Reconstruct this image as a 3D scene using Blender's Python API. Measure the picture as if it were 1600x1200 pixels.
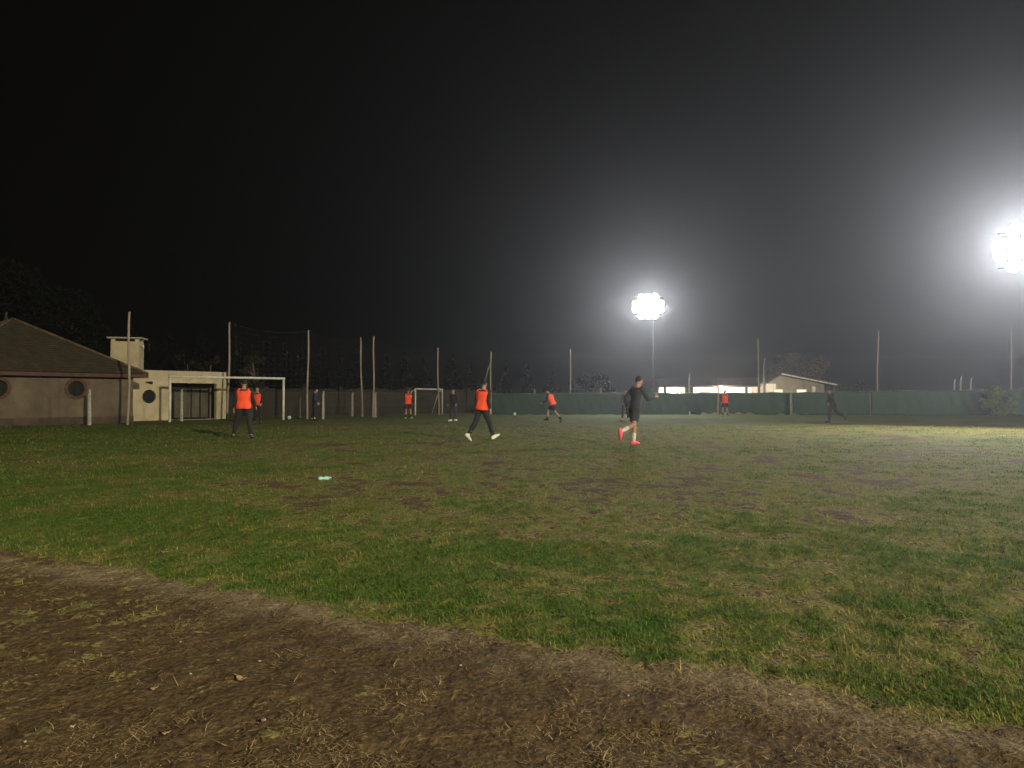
import bpy, bmesh, math, random
import numpy as np
from mathutils import Vector, Matrix, noise as mnoise
R = math.radians
for o in list(bpy.data.objects): bpy.data.objects.remove(o)
random.seed(7); rng = np.random.default_rng(7)
scene = bpy.context.scene
col = scene.collection

# ------------------------------------------------------------------ camera, sky, light, exposure
F = 1202.0; HOR = 621.0; CAMH = 1.25            # focal length in px of the 1600 px photo, horizon row, eye height
cam_d = bpy.data.cameras.new('camera'); cam = bpy.data.objects.new('camera', cam_d); col.objects.link(cam)
cam_d.sensor_width = 36; cam_d.lens = 36*F/1600; cam_d.clip_end = 2000; cam_d.clip_start = 0.05
cam.location = (0, 0, CAMH); cam.rotation_euler = (R(90)+math.atan((HOR-600)/F), 0, 0)
scene.camera = cam

w = bpy.data.worlds.new("World"); scene.world = w; w.use_nodes = True
nt = w.node_tree; bg = nt.nodes['Background']; bg.inputs[0].default_value = (1.0, .93, .78, 1); bg.inputs[1].default_value = 0.0010

sun_d = bpy.data.lights.new('moonlight', 'SUN'); sun_d.energy = 0.02; sun_d.angle = R(5); sun_d.color = (1, .95, .85)
sun = bpy.data.objects.new('moonlight', sun_d); col.objects.link(sun); sun.rotation_euler = (R(50), 0, R(40))
scene.view_settings.view_transform = 'Standard'; scene.view_settings.look = 'None'
scene.view_settings.exposure = 0.0; scene.view_settings.gamma = 1.0

FLOOD_W_NEAR = 185000   # mast behind the photographer
FLOOD_W_FAR = 4400      # masts in view
HAZE = 0.0012; HAZE_G = 0.80

# ------------------------------------------------------------------ helpers
def W(px, d): return (px-800)/F*d
def Z(py, d): return CAMH+(HOR-py)/F*d
def tag(o, label=None, cat=None, group=None, kind=None):
    if label: o['label'] = label
    if cat: o['category'] = cat
    if group: o['group'] = group
    if kind: o['kind'] = kind
    return o
def empty(name, loc, rz=0):
    o = bpy.data.objects.new(name, None); col.objects.link(o); o.location = loc; o.rotation_euler = (0, 0, rz)
    o.empty_display_size = .2
    return o
def link(name, me, parent=None, mat=None):
    o = bpy.data.objects.new(name, me); col.objects.link(o)
    if mat is not None: me.materials.clear(); me.materials.append(mat)
    if parent: o.parent = parent
    return o
def copy_tree(o, parent=None):
    c = o.copy(); col.objects.link(c)
    if parent: c.parent = parent
    for ch in o.children: copy_tree(ch, c)
    return c

class MB:
    def __init__(s): s.v = []; s.f = []; s.st = []
    def add(s, vs, fs):
        n = len(s.v); s.st.append((n, len(s.f))); s.v += [tuple(v) for v in vs]; s.f += [tuple(i+n for i in f) for f in fs]; return s
    def box(s, c, size, rz=0, rot=None):
        M = rot if rot is not None else Matrix.Rotation(rz, 3, 'Z')
        vs = [Vector(c)+M@Vector((x*size[0]/2, y*size[1]/2, z*size[2]/2)) for x in (-1, 1) for y in (-1, 1) for z in (-1, 1)]
        return s.add(vs, [(0,1,3,2),(4,6,7,5),(0,4,5,1),(2,3,7,6),(0,2,6,4),(1,5,7,3)])
    def tube(s, pts, radii, n=10, cap=True):
        pts = [Vector(p) for p in pts]
        if not hasattr(radii, '__len__'): radii = [radii]*len(pts)
        vs = []; prev = None
        for i, p in enumerate(pts):
            t = (pts[min(i+1, len(pts)-1)]-pts[max(i-1, 0)]).normalized()
            a = prev if prev is not None else (Vector((1, 0, 0)) if abs(t.x) < .8 else Vector((0, 1, 0)))
            u = (a-t*a.dot(t)).normalized(); v = t.cross(u); prev = u
            for k in range(n):
                th = 2*math.pi*k/n; vs.append(p+(u*math.cos(th)+v*math.sin(th))*radii[i])
        fs = [(i*n+k, i*n+(k+1) % n, (i+1)*n+(k+1) % n, (i+1)*n+k) for i in range(len(pts)-1) for k in range(n)]
        if cap: fs += [tuple(range(n))[::-1], tuple((len(pts)-1)*n+k for k in range(n))]
        return s.add(vs, fs)
    def loft(s, rings, n=16):
        # rings: (centre, u axis, v axis, ru, rv)
        vs = []
        for c, u, v, a, b in rings:
            for k in range(n):
                th = 2*math.pi*k/n; vs.append(Vector(c)+u*math.cos(th)*a+v*math.sin(th)*b)
        m = len(rings)
        fs = [(i*n+k, i*n+(k+1) % n, (i+1)*n+(k+1) % n, (i+1)*n+k) for i in range(m-1) for k in range(n)]
        fs += [tuple(range(n))[::-1], tuple((m-1)*n+k for k in range(n))]
        return s.add(vs, fs)
    def ball(s, c, r, seg=12, rings=8, M=None):
        c = Vector(c); r = Vector(r) if hasattr(r, '__len__') else Vector((r, r, r)); vs = []
        for i in range(1, rings):
            ph = math.pi*i/rings
            for k in range(seg):
                th = 2*math.pi*k/seg
                p = Vector((math.sin(ph)*math.cos(th)*r.x, math.sin(ph)*math.sin(th)*r.y, math.cos(ph)*r.z))
                vs.append(c+(M@p if M is not None else p))
        e = Vector((0, 0, r.z)); e = M@e if M is not None else e
        vs += [c+e, c-e]; t = len(vs)-2
        fs = [(i*seg+k, (i+1)*seg+k, (i+1)*seg+(k+1) % seg, i*seg+(k+1) % seg) for i in range(rings-2) for k in range(seg)]
        fs += [(t, k, (k+1) % seg) for k in range(seg)]+[(t+1, (rings-2)*seg+(k+1) % seg, (rings-2)*seg+k) for k in range(seg)]
        return s.add(vs, fs)
    def mesh(s, name, smooth=False):
        me = bpy.data.meshes.new(name); me.from_pydata(s.v, [], s.f); me.validate()
        bm = bmesh.new(); bm.from_mesh(me); bmesh.ops.recalc_face_normals(bm, faces=bm.faces); bm.to_mesh(me); bm.free()
        if smooth: me.polygons.foreach_set('use_smooth', [True]*len(me.polygons))
        return me
    def build_each(s, name, mat, parent=None, smooth=False, bevel=0):
        out = []
        for k, (v0, f0) in enumerate(s.st):
            v1, f1 = s.st[k+1] if k+1 < len(s.st) else (len(s.v), len(s.f))
            p = MB(); p.add(s.v[v0:v1], [tuple(i-v0 for i in f) for f in s.f[f0:f1]]); out.append(p.build(name, mat, parent, smooth, bevel))
        return out
    def build(s, name, mat, parent=None, smooth=False, bevel=0):
        o = link(name, s.mesh(name, smooth), parent, mat)
        if bevel:
            m = o.modifiers.new('b', 'BEVEL'); m.width = bevel; m.segments = 2; m.limit_method = 'ANGLE'
        return o

# ------------------------------------------------------------------ materials
def mat(name, c, rough=.8, var=.0, scale=5., c2=None, bump=0., bscale=None, metal=0, spec=.3, detail=6, stretch=None, emit=None, trans=0, alpha=None):
    m = bpy.data.materials.new(name); m.use_nodes = True; t = m.node_tree; b = t.nodes['Principled BSDF']
    b.inputs['Base Color'].default_value = (*c, 1); b.inputs['Roughness'].default_value = rough
    b.inputs['Metallic'].default_value = metal; b.inputs['Specular IOR Level'].default_value = spec
    if trans: b.inputs['Transmission Weight'].default_value = trans
    co = t.nodes.new('ShaderNodeTexCoord'); mp = t.nodes.new('ShaderNodeMapping'); t.links.new(co.outputs['Object'], mp.inputs[0])
    if stretch: mp.inputs['Scale'].default_value = stretch
    if c2 is not None or var:
        n = t.nodes.new('ShaderNodeTexNoise'); n.inputs['Scale'].default_value = scale; n.inputs['Detail'].default_value = detail; n.inputs['Roughness'].default_value = .65
        t.links.new(mp.outputs[0], n.inputs['Vector'])
        r = t.nodes.new('ShaderNodeValToRGB'); t.links.new(n.outputs[0], r.inputs[0])
        c2_ = c2 if c2 is not None else tuple(x*(1-var) for x in c)
        r.color_ramp.elements[0].position = .35; r.color_ramp.elements[0].color = (*c2_, 1)
        r.color_ramp.elements[1].position = .65; r.color_ramp.elements[1].color = (*c, 1)
        t.links.new(r.outputs[0], b.inputs['Base Color'])
    if bump:
        n2 = t.nodes.new('ShaderNodeTexNoise'); n2.inputs['Scale'].default_value = bscale or scale*4; n2.inputs['Detail'].default_value = 5
        t.links.new(mp.outputs[0], n2.inputs['Vector'])
        bp = t.nodes.new('ShaderNodeBump'); bp.inputs['Strength'].default_value = bump; bp.inputs['Distance'].default_value = .02
        t.links.new(n2.outputs[0], bp.inputs['Height']); t.links.new(bp.outputs[0], b.inputs['Normal'])
    if emit:
        b.inputs['Emission Color'].default_value = (*emit[0], 1); b.inputs['Emission Strength'].default_value = emit[1]
    return m

M = {}
M['white_paint'] = mat('white_paint', (.62, .60, .50), .5, scale=3, c2=(.42, .40, .31), bump=.1)
M['pole_cream'] = mat('pole_cream', (.30, .27, .20), .8, scale=2.5, c2=(.18, .12, .08), bump=.3, stretch=(1, 1, .35))
M['concrete_post'] = mat('concrete_post', (.38, .36, .29), .9, scale=6, c2=(.22, .2, .16), bump=.4)
M['plaster_grey'] = mat('plaster_grey', (.122, .095, .062), .95, scale=1.1, c2=(.073, .056, .036), bump=.3, bscale=25)
M['plaster_cream'] = mat('plaster_cream', (.46, .385, .235), .95, scale=1.3, c2=(.32, .26, .155), bump=.3, bscale=20)
M['roof_tile'] = mat('roof_tile', (.062, .040, .022), .9, scale=2.2, c2=(.030, .028, .013), bump=.3)
M['fascia_red'] = mat('fascia_red', (.085, .040, .024), .8, scale=4, c2=(.05, .028, .018))
M['ridge_tile'] = mat('ridge_tile', (.12, .075, .045), .9, scale=4, c2=(.05, .04, .025))
M['brick_ring'] = mat('brick_ring', (.095, .045, .028), .9, scale=14, c2=(.05, .028, .018), bump=.5)
M['dark_glass'] = mat('dark_glass', (.012, .016, .012), .7, spec=.1)
M['dark_metal'] = mat('dark_metal', (.03, .03, .03), .5, var=.3, metal=.6)
M['gate_panel'] = mat('gate_panel', (.11, .095, .06), .8, scale=2, c2=(.06, .05, .032), bump=.2)
M['soot'] = mat('soot', (.015, .013, .012), .95, var=.3)
M['galv'] = mat('galvanised', (.35, .35, .33), .5, scale=8, c2=(.2, .2, .19), metal=.5)
M['dark_pole'] = mat('dark_pole', (.07, .06, .05), .7, var=.3)
M['net'] = mat('net_cord', (.06, .06, .05), .9, var=.2)
M['wire'] = mat('fence_wire', (.10, .095, .075), .7, var=.3)
M['brick_wall'] = mat('old_brick_wall', (.035, .025, .015), .95, scale=1.5, c2=(.017, .016, .010), bump=.5)
M['house_white'] = mat('house_white', (.78, .74, .62), .9, scale=2, c2=(.62, .57, .45))
M['house_tan'] = mat('house_tan', (.30, .25, .19), .9, scale=2, c2=(.2, .17, .13))
M['house_roof'] = mat('house_roof', (.075, .055, .042), .9, scale=3, c2=(.04, .032, .026), bump=.4)
M['bark'] = mat('bark', (.11, .085, .06), .95, scale=8, c2=(.05, .04, .03), bump=.8, stretch=(1, 1, .2))
M['rubber'] = mat('ball_white', (.72, .72, .68), .5, scale=9, c2=(.45, .44, .4))
M['bib'] = mat('bib_orange', (.80, .085, .028), .85, scale=6, c2=(.66, .06, .02), bump=.3, bscale=14)
M['black_cloth'] = mat('black_cloth', (.012, .012, .013), .95, scale=6, c2=(.02, .019, .019), bump=.4, bscale=16)
M['slate_cloth'] = mat('slate_cloth', (.030, .032, .038), .95, scale=5, c2=(.018, .02, .026), bump=.4, bscale=16)
M['navy_cloth'] = mat('navy_cloth', (.012, .022, .085), .9, scale=5, c2=(.008, .014, .05), bump=.4, bscale=16)
M['maroon_cloth'] = mat('maroon_cloth', (.05, .012, .012), .9, scale=5, c2=(.03, .008, .008))
M['white_cloth'] = mat('white_cloth', (.55, .53, .45), .9, scale=8, c2=(.4, .38, .32), bump=.3)
M['skin'] = mat('skin', (.30, .17, .11), .6, scale=9, c2=(.25, .135, .085), spec=.3)
M['hair'] = mat('hair', (.015, .011, .009), .8, var=.4, scale=30, bump=.6)
M['pink_shoe'] = mat('pink_shoe', (.75, .06, .10), .6, var=.2)
M['yellow_shoe'] = mat('yellow_shoe', (.62, .42, .10), .6, var=.2)
M['black_shoe'] = mat('black_shoe', (.015, .015, .015), .5, var=.2)
M['white_shoe'] = mat('white_shoe', (.62, .60, .52), .6, var=.15)
M['teal_plastic'] = mat('teal_plastic', (.14, .38, .31), .3, scale=18, c2=(.30, .48, .40), spec=.5)
M['cap_plastic'] = mat('cap_plastic', (.42, .50, .36), .4, var=.1)
M['leaf_dry'] = mat('leaf_dry', (.33, .22, .11), .8, scale=60, c2=(.2, .12, .06))
M['pebble'] = mat('pebble', (.26, .21, .15), .8, var=.4, scale=60)
M['patio'] = mat('patio_slab', (.30, .25, .18), .9, scale=2.5, c2=(.15, .12, .09))
def emis(name, c, s):
    m = bpy.data.materials.new(name); m.use_nodes = True; t = m.node_tree; t.nodes.clear()
    e = t.nodes.new('ShaderNodeEmission'); e.inputs[0].default_value = (*c, 1); e.inputs[1].default_value = s
    o = t.nodes.new('ShaderNodeOutputMaterial'); t.links.new(e.outputs[0], o.inputs[0]); return m
M['lamp_lens'] = emis('lamp_lens', (.93, .96, 1.0), 60)
M['bulb'] = emis('porch_bulb', (1, .93, .8), 60)
M['lit_window'] = emis('lit_window', (1, .86, .6), 1.3)

def foliage_mat(name, c1, c2, rough=.85):
    m = bpy.data.materials.new(name); m.use_nodes = True; t = m.node_tree; b = t.nodes['Principled BSDF']
    a = t.nodes.new('ShaderNodeAttribute'); a.attribute_name = 'tint'
    mx = t.nodes.new('ShaderNodeMix'); mx.data_type = 'RGBA'; mx.inputs[6].default_value = (*c1, 1); mx.inputs[7].default_value = (*c2, 1)
    t.links.new(a.outputs['Fac'], mx.inputs[0]); t.links.new(mx.outputs[2], b.inputs['Base Color'])
    b.inputs['Roughness'].default_value = rough; b.inputs['Specular IOR Level'].default_value = .15
    tr = t.nodes.new('ShaderNodeBsdfTranslucent'); t.links.new(mx.outputs[2], tr.inputs[0])
    ms = t.nodes.new('ShaderNodeMixShader'); ms.inputs[0].default_value = .3
    t.links.new(b.outputs[0], ms.inputs[1]); t.links.new(tr.outputs[0], ms.inputs[2])
    t.links.new(ms.outputs[0], t.nodes['Material Output'].inputs[0])
    return m
M['fol_dark'] = foliage_mat('foliage_dark', (.003, .0035, .002), (.009, .010, .0045))
M['fol_olive'] = foliage_mat('foliage_olive', (.015, .017, .007), (.05, .048, .020))
M['fol_rust'] = foliage_mat('foliage_rust', (.02, .013, .007), (.055, .03, .016))
M['fol_pale'] = foliage_mat('foliage_pale', (.08, .075, .055), (.22, .20, .15))
M['fol_bush'] = foliage_mat('foliage_bush', (.07, .10, .035), (.24, .27, .12))

# ------------------------------------------------------------------ value noise for ground cover
_tab = rng.random((256, 256))
def vnoise(x, y):
    xi = np.floor(x).astype(int); yi = np.floor(y).astype(int); fx = x-xi; fy = y-yi
    fx = fx*fx*(3-2*fx); fy = fy*fy*(3-2*fy)
    g = lambda i, j: _tab[i % 256, j % 256]
    return (g(xi, yi)*(1-fx)+g(xi+1, yi)*fx)*(1-fy)+(g(xi, yi+1)*(1-fx)+g(xi+1, yi+1)*fx)*fy
def fbm(x, y, o=4):
    s = 0; a = 1; t = 0
    for k in range(o):
        s = s+a*vnoise(x*2**k+17.3*k, y*2**k+5.1*k); t += a; a *= .55
    return s/t
def sd(x, y): return .874*(y-3.97+.555*x)         # signed distance past the worn touchline
def sstep(a, b, v):
    t = np.clip((v-a)/(b-a), 0, 1); return t*t*(3-2*t)
def green(x, y):
    """0 bare earth .. 1 lush grass"""
    s = sd(x, y)+(fbm(x*1.3+40, y*1.3+9)-.5)*.45+(fbm(x*7+4, y*7+9)-.5)*.40
    d = np.maximum(y, .1)
    base = .50
    near = .76+.10*sstep(-2.5, -.5, x)-.25*sstep(1.8, 5.5, s)                    # lush band inside the line
    base = np.where(s < 6, near, .60)
    left = sstep(-.18, -.55, x/d)                         # left side greener
    base = base+.17*left*sstep(3.0, 8, d)
    far = sstep(40, 50, d); base = base*(1-far)+.98*far
    rightbare = sstep(.05, .5, x/d)*sstep(7, 12, d)*(1-far); base = base-.12*rightbare
    midbare = np.exp(-((x/d-.12)/.38)**2)*np.exp(-((np.log(d)-2.45)/.5)**2); base = base-.07*midbare
    n = (fbm(x*.8, y*.8, 5)-.5)*.72+(fbm(x*2.6+3, y*2.6+8, 3)-.5)*.85+(fbm(x*8+3, y*8+8, 3)-.5)*.9+(fbm(x*.16, y*.16+30, 3)-.5)*.3
    g = base+n*(1-.75*far)
    inside = sstep(-.08, .14, s)
    outside = .04+.8*(fbm(x*9+80, y*9+4, 4)-.44)*sstep(.4, .65, fbm(x*1.3+80, y*1.3+4, 4))+.42*sstep(-.6, -3.3, x)*sstep(.40, .70, fbm(x*11+3, y*11, 4))
    return np.clip(g*inside+outside*(1-inside), 0, 1)
def pale(x, y):
    s = sd(x, y)+(fbm(x*2.3+40, y*2.3+9)-.5)*.42
    return np.exp(-((s+.10)/.15)**2)*sstep(.24, .70, fbm(x*1.7, y*1.7+60, 4))*.9

# ------------------------------------------------------------------ ground (one graded sheet)
def graded(lo, hi, fine_lo, fine_hi, step, grow=1.06):
    c = list(np.arange(fine_lo, fine_hi, step)); s = step; v = c[-1]
    while v < hi: s *= grow; v += s; c.append(v)
    s = step; v = c[0]
    while v > lo: s *= grow; v -= s; c.insert(0, v)
    return np.array(c)
def hgt(x, y):
    near = 1/(1+(np.maximum(np.abs(y)+np.abs(x)-9, 0)/10)**2)
    return ((fbm(x*1.5, y*1.5, 4)-.5)*.045+(fbm(x*9, y*9, 3)-.5)*.030)*near
gx = graded(-300, 300, -4.5, 4.5, .022, 1.07); gy = graded(-300, 300, 2.0, 8.0, .022, 1.045)
X, Y = np.meshgrid(gx, gy); nx, ny = len(gx), len(gy)
print('ground', nx, ny)
co = np.stack([X, Y, hgt(X, Y)], -1).reshape(-1, 3)
me = bpy.data.meshes.new('ground'); me.vertices.add(nx*ny); me.vertices.foreach_set('co', co.ravel())
ii = np.arange(nx*ny).reshape(ny, nx)
q = np.stack([ii[:-1, :-1], ii[:-1, 1:], ii[1:, 1:], ii[1:, :-1]], -1).reshape(-1, 4)
me.loops.add(q.size); me.loops.foreach_set('vertex_index', q.ravel()); me.polygons.add(len(q))
me.polygons.foreach_set('loop_start', np.arange(0, q.size, 4)); me.polygons.foreach_set('use_smooth', np.ones(len(q), bool)); me.update(calc_edges=True)
for nm, fn in (('cover', green), ('pale', pale)):
    a = me.attributes.new(nm, 'FLOAT', 'POINT'); a.data.foreach_set('value', fn(X, Y).ravel().astype(np.float32))
gm = bpy.data.materials.new('ground_turf_and_earth'); gm.use_nodes = True; t = gm.node_tree; b = t.nodes['Principled BSDF']
def N(k, **kw):
    n = t.nodes.new(k)
    for a, v in kw.items(): setattr(n, a, v)
    return n
def mixc(fac, c1, c2):
    m = N('ShaderNodeMix', data_type='RGBA')
    for i, v in ((0, fac), (6, c1), (7, c2)):
        if isinstance(v, bpy.types.NodeSocket): t.links.new(v, m.inputs[i])
        else: m.inputs[i].default_value = v if i == 0 else (*v, 1)
    return m.outputs[2]
def noise(scale, detail=5, stretch=None, rough=.6):
    n = N('ShaderNodeTexNoise'); n.inputs['Scale'].default_value = scale; n.inputs['Detail'].default_value = detail; n.inputs['Roughness'].default_value = rough
    t.links.new(tc.outputs['Object'], n.inputs['Vector']); return n.outputs[0]
def mr(v, a, b_, c=0, d=1):
    m = N('ShaderNodeMapRange'); t.links.new(v, m.inputs[0])
    for i, x in enumerate((a, b_, c, d)): m.inputs[i+1].default_value = x
    return m.outputs[0]
def mth(op, a, b_):
    m = N('ShaderNodeMath', operation=op)
    for i, v in ((0, a), (1, b_)):
        if isinstance(v, bpy.types.NodeSocket): t.links.new(v, m.inputs[i])
        else: m.inputs[i].default_value = v
    return m.outputs[0]
tc = N('ShaderNodeTexCoord')
ac = N('ShaderNodeAttribute', attribute_name='cover').outputs['Fac']; ap = N('ShaderNodeAttribute', attribute_name='pale').outputs['Fac']
fine = noise(34, 6); med = noise(6, 6); big = noise(.9, 6)
earth = mixc(mr(fine, .35, .7), (.030, .0185, .0085), (.128, .080, .038))
earth = mixc(mr(med, .4, .7, 0, .6), earth, (.100, .072, .030))
straw = mixc(mr(fine, .35, .65), (.095, .086, .022), (.225, .195, .065))
grassc = mixc(mr(fine, .35, .65), (.035, .060, .008), (.105, .145, .024))
grassc = mixc(mr(big, .42, .62), grassc, (.115, .108, .026))
cov = mth('ADD', ac, mr(fine, .2, .8, -.40, .40)); cov = mth('ADD', cov, mr(med, .3, .7, -.12, .12))
c = mixc(mr(cov, .30, .46), earth, straw)
c = mixc(mr(cov, .46, .72), c, grassc)
c = mixc(mth('MULTIPLY', ap, mr(fine, .3, .6, .35, 1)), c, (.25, .20, .125))
t.links.new(c, b.inputs['Base Color']); b.inputs['Roughness'].default_value = .95; b.inputs['Specular IOR Level'].default_value = .1
bp = N('ShaderNodeBump'); bp.inputs['Strength'].default_value = .8; bp.inputs['Distance'].default_value = .03
t.links.new(mth('ADD', fine, mth('MULTIPLY', med, 1.5)), bp.inputs['Height']); t.links.new(bp.outputs[0], b.inputs['Normal'])
ground = link('ground', me, None, gm); tag(ground, kind='structure', label='worn grass pitch with bare brown earth in front')

# ------------------------------------------------------------------ grass blades and straw (uncountable)
def ribbons(name, P, H, L, Wd, curl, seg, tint, material, rise, lab):
    """P (n,3) root, H heading angle, L length, Wd width, rise = tilt up from ground (rad)"""
    n = len(P); k = seg+1
    tt = np.linspace(0, 1, k)[None, :]
    el = rise[:, None]-curl[:, None]*tt
    side = np.stack([-np.sin(H), np.cos(H), np.zeros(n)], -1)
    dx = np.cos(el)*L[:, None]/seg; dz = np.sin(el)*L[:, None]/seg
    r = np.cumsum(dx, 1)-dx[:, :1]; z = np.cumsum(dz, 1)-dz[:, :1]
    bend = (rng.random((n, 1))-.5)*1.6*(tt**2)*L[:, None]*(rise[:, None] < .5)
    cx = P[:, 0:1]+np.cos(H)[:, None]*r-np.sin(H)[:, None]*bend; cy = P[:, 1:2]+np.sin(H)[:, None]*r+np.cos(H)[:, None]*bend; cz = np.maximum(P[:, 2:3]+z, P[:, 2:3]-.001)
    wd = Wd[:, None]*(1-tt**2*.92)/2
    C = np.stack([cx, cy, cz], -1); S = side[:, None, :]*wd[..., None]
    V = np.stack([C-S, C+S], 2).reshape(-1, 3)
    base = (np.arange(n)*k*2)[:, None]; j = np.arange(seg)[None, :]*2
    Q = np.stack([base+j, base+j+1, base+j+3, base+j+2], -1).reshape(-1, 4)
    me = bpy.data.meshes.new(name); me.vertices.add(len(V)); me.vertices.foreach_set('co', V.ravel().astype(np.float32))
    me.loops.add(Q.size); me.loops.foreach_set('vertex_index', Q.ravel()); me.polygons.add(len(Q)); me.polygons.foreach_set('loop_start', np.arange(0, Q.size, 4)); me.update(calc_edges=True)
    a = me.attributes.new('tint', 'FLOAT', 'POINT'); a.data.foreach_set('value', np.repeat(tint, k*2).astype(np.float32))
    o = link(name, me, None, material); tag(o, lab[0], lab[1], kind='stuff'); return o
M['blade'] = foliage_mat('grass_blade', (.048, .110, .012), (.30, .255, .075))
M['straw'] = foliage_mat('straw_litter', (.11, .07, .032), (.46, .35, .17))
def scatter(n, d0, d1):
    d = np.exp(rng.uniform(math.log(d0), math.log(d1), n)); x = rng.uniform(-.74, .74, n)*d+rng.uniform(-.6, .6, n)
    return x, d
x, y = scatter(720000, 2.3, 34)
g = green(x, y); keep = rng.random(len(x)) < np.clip((g-.36)*2.0, 0, 1)*np.where(sd(x, y) > 0, 1, .5)
x, y, g = x[keep], y[keep], g[keep]; n = len(x); print('blades', n)
sc = np.maximum(1, y/5.5)
lush = fbm(x*.9+5, y*.9+2, 3)
L = (.016+.030*rng.random(n)*(.4+lush))*(1+.12*(sc-1)); 
ribbons('grass', np.stack([x, y, hgt(x, y)-.002], -1), rng.uniform(0, 6.283, n), L*1.15, (.0026+.0022*rng.random(n))*sc, rng.uniform(.2, 1.7, n), 2,
        np.clip((.76-g)*1.5+.75*rng.random(n)**2+.6*(fbm(x*.5+9, y*.5, 3)-.5)+.5*(fbm(x*6, y*6, 2)-.5), 0, 1), M['blade'], rng.uniform(.5, 1.5, n), ('short green and yellowing grass of the pitch', 'grass'))
x, y = np.concatenate([scatter(170000, 2.2, 24), scatter(110000, 2.2, 6.5)], 1)
g = green(x, y); p = np.where(sd(x, y) < .05, .035+.40*sstep(.46, .72, fbm(x*4.5, y*4.5+9, 4))+.8*pale(x, y), .30*np.clip(1-g, 0, 1))
keep = rng.random(len(x)) < p; x, y = x[keep], y[keep]; n = len(x); print('straw', n); sc = np.maximum(1, y/4.5)
ribbons('dry_straw', np.stack([x, y, hgt(x, y)+.003+.006*rng.random(n)], -1), rng.uniform(0, 6.283, n), .012+.058*rng.random(n)**3, (.0018+.0030*rng.random(n)**1.5)*sc, rng.uniform(-.4, .9, n), 4,
        rng.random(n)**1.4, M['straw'], rng.uniform(-.05, .55, n)*(.4+.6*(rng.random(n) < .3)), ('dry straw and dead grass littering the bare earth', 'straw'))

# ------------------------------------------------------------------ floodlight masts
def flood(name_lbl, loc, height, aim_rz, watts, n_cols=4, off=0.0, tilt=10, tintc=(.97, .98, 1.0), shield=False):
    root = empty('floodlight_mast', loc, aim_rz); tag(root, name_lbl, 'floodlight', 'floodlight masts around the pitch')
    MB().tube([(0, 0, -.3), (0, 0, height*.5), (0, 0, height+1.0)], [.06, .05, .035], 14).build('pole', M['dark_pole'], root, True)
    wd = 1.94; st = .48
    for k in range(4): MB().box((off, -.07, height-.72+.48*k), (wd+.3, .07, .06)).build('crossarm', M['galv'], root, bevel=.008)
    for sx in (-1, 1): MB().box((off+sx*wd*.25, -.14, height), (.06, .06, 1.6)).build('upright', M['galv'], root, bevel=.008)
    for r_ in range(4):
        nh = (3, 5, 5, 3)[r_]
        for c_ in range(nh):
            cx = off+(c_-(nh-1)/2)*(st if nh == 5 else .50); cz = height+(r_-1.5)*.48
            A = Matrix.Rotation(R(tilt), 3, 'X'); ctr = Vector((cx, -.34, cz))
            fwd = A@Vector((0, -1, 0)); u = Vector((1, 0, 0)); v = fwd.cross(u)
            head = MB().loft([(ctr-fwd*.26, u, v, .08, .08), (ctr-fwd*.16, u, v, .13, .13), (ctr-fwd*.02, u, v, .20, .20), (ctr+fwd*.05, u, v, .235, .235), (ctr+fwd*.07, u, v, .245, .245)], 24).build('lamp_head', M['dark_metal'], root, True)
            MB().loft([(ctr+fwd*.074, u, v, .238, .238), (ctr+fwd*.088, u, v, .22, .22), (ctr+fwd*.094, u, v, .12, .12)], 24).build('lens', M['lamp_lens'], head, True)
    ld = bpy.data.lights.new('floodlight_glow', 'SPOT' if shield else 'AREA'); ld.energy = watts; ld.color = tintc
    lo = bpy.data.objects.new('floodlight_glow', ld); col.objects.link(lo); lo.parent = root
    if shield:
        ld.shadow_soft_size = .45; lo.location = (off, -1.2, height-.3)
        ld.spot_size = R(122); ld.spot_blend = .25; lo.rotation_euler = (R(90-17), 0, R(180)); lo.scale = (1, .20, 1)
    else:
        ld.shape = 'ELLIPSE'; ld.size = 2.50; ld.size_y = 1.94; lo.location = (off, -.56, height); lo.rotation_euler = (R(90-tilt), 0, R(180))
    return root
hL = Z(479, 60); flood('small white floodlight mast behind the far green fence', (W(1021, 60), 60, 0), hL, R(-10), FLOOD_W_FAR*.66, off=-.38, tilt=22)
hR = Z(386, 31); flood('large bright floodlight mast at the right edge of the photo', (W(1619, 31), 31, 0), hR, R(-44), FLOOD_W_FAR*1.1, off=-.15, tilt=14)
flood('floodlight mast behind the photographer on the near touchline', (26, -30, 0), 15, R(-145), FLOOD_W_NEAR, shield=True, tintc=(1.0, .90, .65))

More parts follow.
